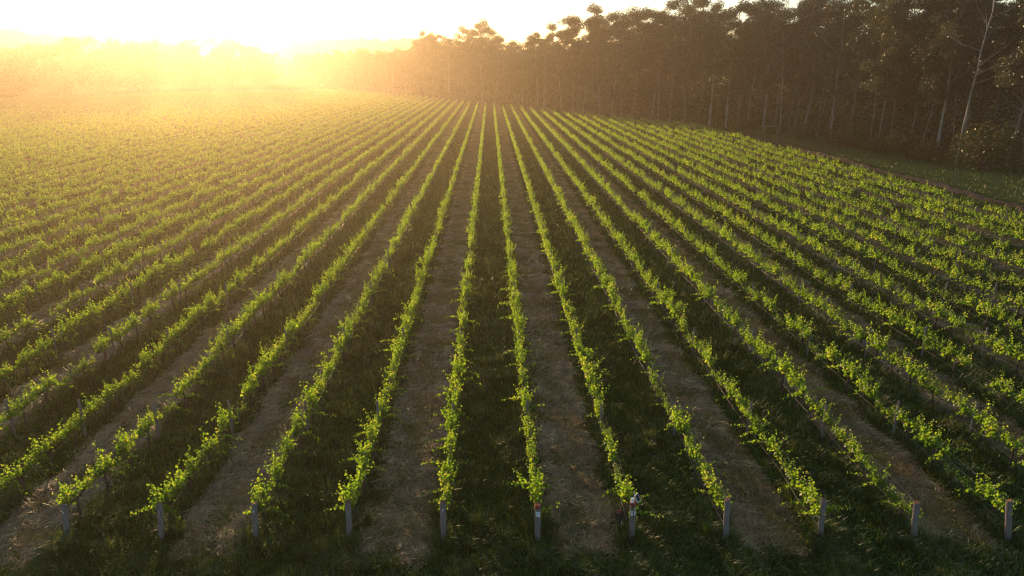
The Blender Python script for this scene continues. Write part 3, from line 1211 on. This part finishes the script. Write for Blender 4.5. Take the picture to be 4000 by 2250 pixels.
def along_edge(step, jitter, offset, start=0.0):
    """points along the forest edge, offset metres to the forest side"""
    out = []
    carry = start
    for (ax, ay), (bx, by) in zip(EDGE[:-1], EDGE[1:]):
        L = math.hypot(bx - ax, by - ay)
        dx, dy = (bx - ax) / L, (by - ay) / L
        nx, ny = dy, -dx                      # to the right when walking away = forest side
        t = carry
        while t < L:
            j = random.uniform(-jitter, jitter)
            o = offset + random.uniform(-jitter, jitter) * .8
            out.append((ax + dx * (t + j) + nx * o, ay + dy * (t + j) + ny * o))
            far = math.hypot(ax + dx * t, ay + dy * t)
            t += step * (1 + max(0, far - 180) / 320)
        carry = t - L
    return out


random.seed(91)
HOLE = 1e9
front = [p for p in along_edge(4.6, 1.4, 1.0) if bool(in_view(p[0], p[1], 3.0, 0.05)) and math.hypot(p[0] - 71, p[1] - 99) > 6]
nfront = 0
for i, (x, y) in enumerate(front):
    nfront += 1
    sc = random.uniform(.72, 1.08) if y < 250 else (random.uniform(.70, .98) if y < 350 else random.uniform(.62, .84))
    place_tree('gum_tree', GUMS[random.randrange(9)], x, y, sc,
               'tall gum with bare pale trunk, %s along the forest front from the right' % ordinal(i + 1), 'tree', 'gum trees along the front of the forest')
back = []
for off, step in ((7.5, 6.0), (15, 7.0), (25, 9.0)):
    back += [p for p in along_edge(step, 2.4, off, random.uniform(0, 4)) if bool(in_view(p[0], p[1], 20.0, 0.10))]
for (x, y) in back:
    sc = random.uniform(.84, 1.16) if y < 240 else (random.choice([.74, .78, .82, .88, 1.08]) if y < 360 else random.uniform(.66, .88))
    place_tree('gum_tree', GUMS[random.randrange(9)], x, y, sc,
               'tall dark gum crowded behind the front trunks of the forest on the right', 'tree', 'gum trees deeper in the forest')
print('TREES front', nfront, 'back', len(back))

# pale, nearly leafless gums at the right
BARE = [gum_tree(760, 30, .45, 'white_bark', (9, 12), 60, 6.0, .25), gum_tree(761, 27, .35, 'white_bark', (8, 10), 60, 5.5, .3)]
place_tree('gum_tree', BARE[0], 70.0, 101.5, .93, 'pale gum with bare forking white branches near the right edge of the photo', 'tree', None, 1.0)
place_tree('gum_tree', BARE[1], 66.0, 133, .95, 'white-limbed half-bare gum left of the bare forking white gum', 'tree', None, 2.2)
place_tree('gum_tree', BARE[1], 73.5, 92, .8, 'crooked pale-trunked gum at the right edge behind the verge bushes', 'tree', None, 4.0)


def shrub_mesh(seed, h, w):
    r = np.random.default_rng(seed)
    random.seed(seed)
    Vs = []
    mb = MB()
    for i in range(int(10 + w * 3)):
        a, q = r.uniform(0, 6.28), r.random() ** .6
        zc = h * (.15 + .7 * r.random() * (1 - .45 * q))
        c = np.array([math.cos(a) * q * w * .5, math.sin(a) * q * w * .5, zc])
        mb.tube([(0, 0, -.1), (c[0] * .4, c[1] * .4, zc * .6), tuple(c)], [.06, .035, .01], 4, 0, False)
        n = 120
        d = r.normal(0, 1, (n, 3))
        d /= np.linalg.norm(d, axis=1, keepdims=True)
        d *= (r.random(n) ** .4)[:, None] * np.array([.28 * w, .28 * w, .24 * h])
        Vs.append(card_geo(c + d, r.uniform(.15, .38, n), r, .1, .5))
    V = np.concatenate(Vs)
    V[..., 2] = np.maximum(V[..., 2], .02)
    return mb.mesh('stems', [M['vine_bark']]), cards_mesh('foliage', V, M['shrub_leaf'])


SHRUBS = [shrub_mesh(800 + i, 3.0 + i * .9, 3.2 + i * .7) for i in range(4)]
random.seed(95)
spots = [(70.0, 95.5, 3, 1.45), (67.6, 104.5, 2, 0.8), (67.6, 110, 3, 1.0), (66.0, 116, 1, 1.0), (76, 88, 2, 1.1), (65.0, 124, 2, 1.1), (64.4, 130, 0, 1.1),
         (63.2, 140, 1, .9), (61, 149, 0, 1.0), (57.5, 160, 1, .8)]
for i, (x, y, v, s) in enumerate(spots):
    order = sorted(range(len(spots)), key=lambda q: spots[q][1]).index(i) + 1
    root = empty('shrub', (x, y, 0), random.uniform(0, 6))
    root.scale = (s, s, s)
    link('stems', SHRUBS[v][0], root)
    link('foliage', SHRUBS[v][1], root)
    tag(root, 'olive green bush at the forest foot above the grass verge, %s from the right' % ordinal(order), 'shrub', 'bushes along the foot of the forest')


def undergrowth():
    r = np.random.default_rng(41)
    pts = []
    random.seed(42)
    Vs = []
    for off, hmax, n_each, step in ((4.0, 5.0, 130, 3.0), (9.0, 11.0, 420, 3.0), (17.0, 18.0, 800, 3.6), (28.0, 23.0, 1100, 4.5), (40.0, 24.0, 1100, 6)):
        for (x, y) in along_edge(step, 1.5, off):
            if not bool(in_view(x, y, 8.0, 0.08)):
                continue
            h = hmax * random.uniform(.45, 1.0)
            n = n_each
            z = h * r.random(n) ** .9
            d = r.normal(0, 1, (n, 2)) * (1.3 + .04 * off)
            C = np.stack([x + d[:, 0], y + d[:, 1], z], -1)
            Vs.append(card_geo(C, r.uniform(.25, .75, n) * (1 + max(0, math.hypot(x, y) - 150) / 300), r, .2, .5))
    V = np.concatenate(Vs)
    V[..., 2] = np.maximum(V[..., 2], .01)
    tag(link('forest_undergrowth', cards_mesh('forest_undergrowth', V, M['gum_leaf'])), 'dark tangled undergrowth filling the forest between the trunks', 'undergrowth', None, 'stuff')


undergrowth()

# far trees beyond the field on the left and in the sun
def round_tree(seed, H):
    random.seed(seed)
    r = np.random.default_rng(seed)
    mb = MB()
    mb.tube([(0, 0, -.3), (.2, 0, H * .3), (.1, .2, H * .6)], [.45, .32, .15], 7, 0, False)
    Vs = []
    for i in range(44):
        a, q = r.uniform(0, 6.28), r.random() ** .6
        zc = H * (.08 + .82 * r.random())
        w = H * .34 * math.sqrt(max(.12, 1 - ((zc / H - .50) / .48) ** 2))
        c = np.array([math.cos(a) * q * w, math.sin(a) * q * w, zc])
        mb.tube([(.15, .1, H * .35), tuple(c * np.array([.5, .5, 1]) * .95), tuple(c)], [.14, .08, .02], 4, 0, False)
        n = 230
        d = r.normal(0, 1, (n, 3))
        d /= np.linalg.norm(d, axis=1, keepdims=True)
        d *= (r.random(n) ** .4)[:, None] * np.array([.13, .13, .09]) * H
        Vs.append(card_geo(c + d, r.uniform(.4, .85, n), r, .2, .6))
    return mb.mesh('trunk', [M['gum_bark']], True), cards_mesh('crown', np.concatenate(Vs), M['gum_leaf'])


ROUND = [round_tree(900 + i, 22 + i * 1.5) for i in range(5)]
random.seed(97)
LEFT = []
LH = []
_belt = [(-238, 262), (-232, 300), (-240, 345), (-226, 395), (-216, 440), (-206, 480), (-196, 520), (-186, 556), (-176, 590)]
for (ax, ay), (bx, by) in zip(_belt[:-1], _belt[1:]):
    for t in (0.0, .2, .4, .6, .8):
        LEFT.append((ax + (bx - ax) * t + random.uniform(-9, 5), ay + (by - ay) * t + random.uniform(-3, 3)))
        LH.append(random.uniform(.92, 1.36))
for i, ((x, y), s) in enumerate(zip(LEFT, LH)):
    place_tree('far_tree', ROUND[i % 5], x, y, s, 'hazy round-headed tree beyond the field at far left, %s from the left' % ordinal(i + 1), 'tree', 'hazy trees at the far left of the field')
FARR = [(-240 + 11.5 * i + random.uniform(-5, 5), 610 + random.uniform(-30, 50) + 6 * i) for i in range(18)]
for i, (x, y) in enumerate(FARR):
    place_tree('far_tree', ROUND[i % 5], x, y, random.uniform(.82, 1.0), 'tree dissolving in the sun glare on the horizon, %s from the left' % ordinal(i + 1), 'tree', 'far trees under the sun')

# ------------------------------------------------------------------ gate frame by the forest
gf = empty('goal_frame', (57.6, 141.5, 0), R(-12))
tag(gf, 'pale metal goal-shaped frame standing on the verge before the dark forest', 'frame')
for s in (-1, 1):
    mb = MB(); mb.tube([(s * 1.25, 0, -.1), (s * 1.25, 0, 2.3)], .05, 8)
    mb.build('upright', M['galvanised'], gf, True)
mb = MB(); mb.tube([(-1.31, 0, 2.33), (1.31, 0, 2.33)], .05, 8)
mb.build('crossbar', M['galvanised'], gf, True)

# ------------------------------------------------------------------ haze
hz_m, hnt, hout = mat('haze_air')
pv = N(hnt, 'ShaderNodeVolumePrincipled')
pv.inputs['Color'].default_value = (1.0, 0.80, 0.56, 1)
pv.inputs['Density'].default_value = HAZE_DENSITY
pv.inputs['Anisotropy'].default_value = HAZE_G
hnt.links.new(pv.outputs[0], hout.inputs['Volume'])
mb = MB()
mb.box((0, 1000, 31.5), (4000, 3400, 66.0 - 1.0))
hz = mb.build('haze', hz_m)
tag(hz, 'golden evening haze filling the air over the field', 'haze', None, 'stuff')
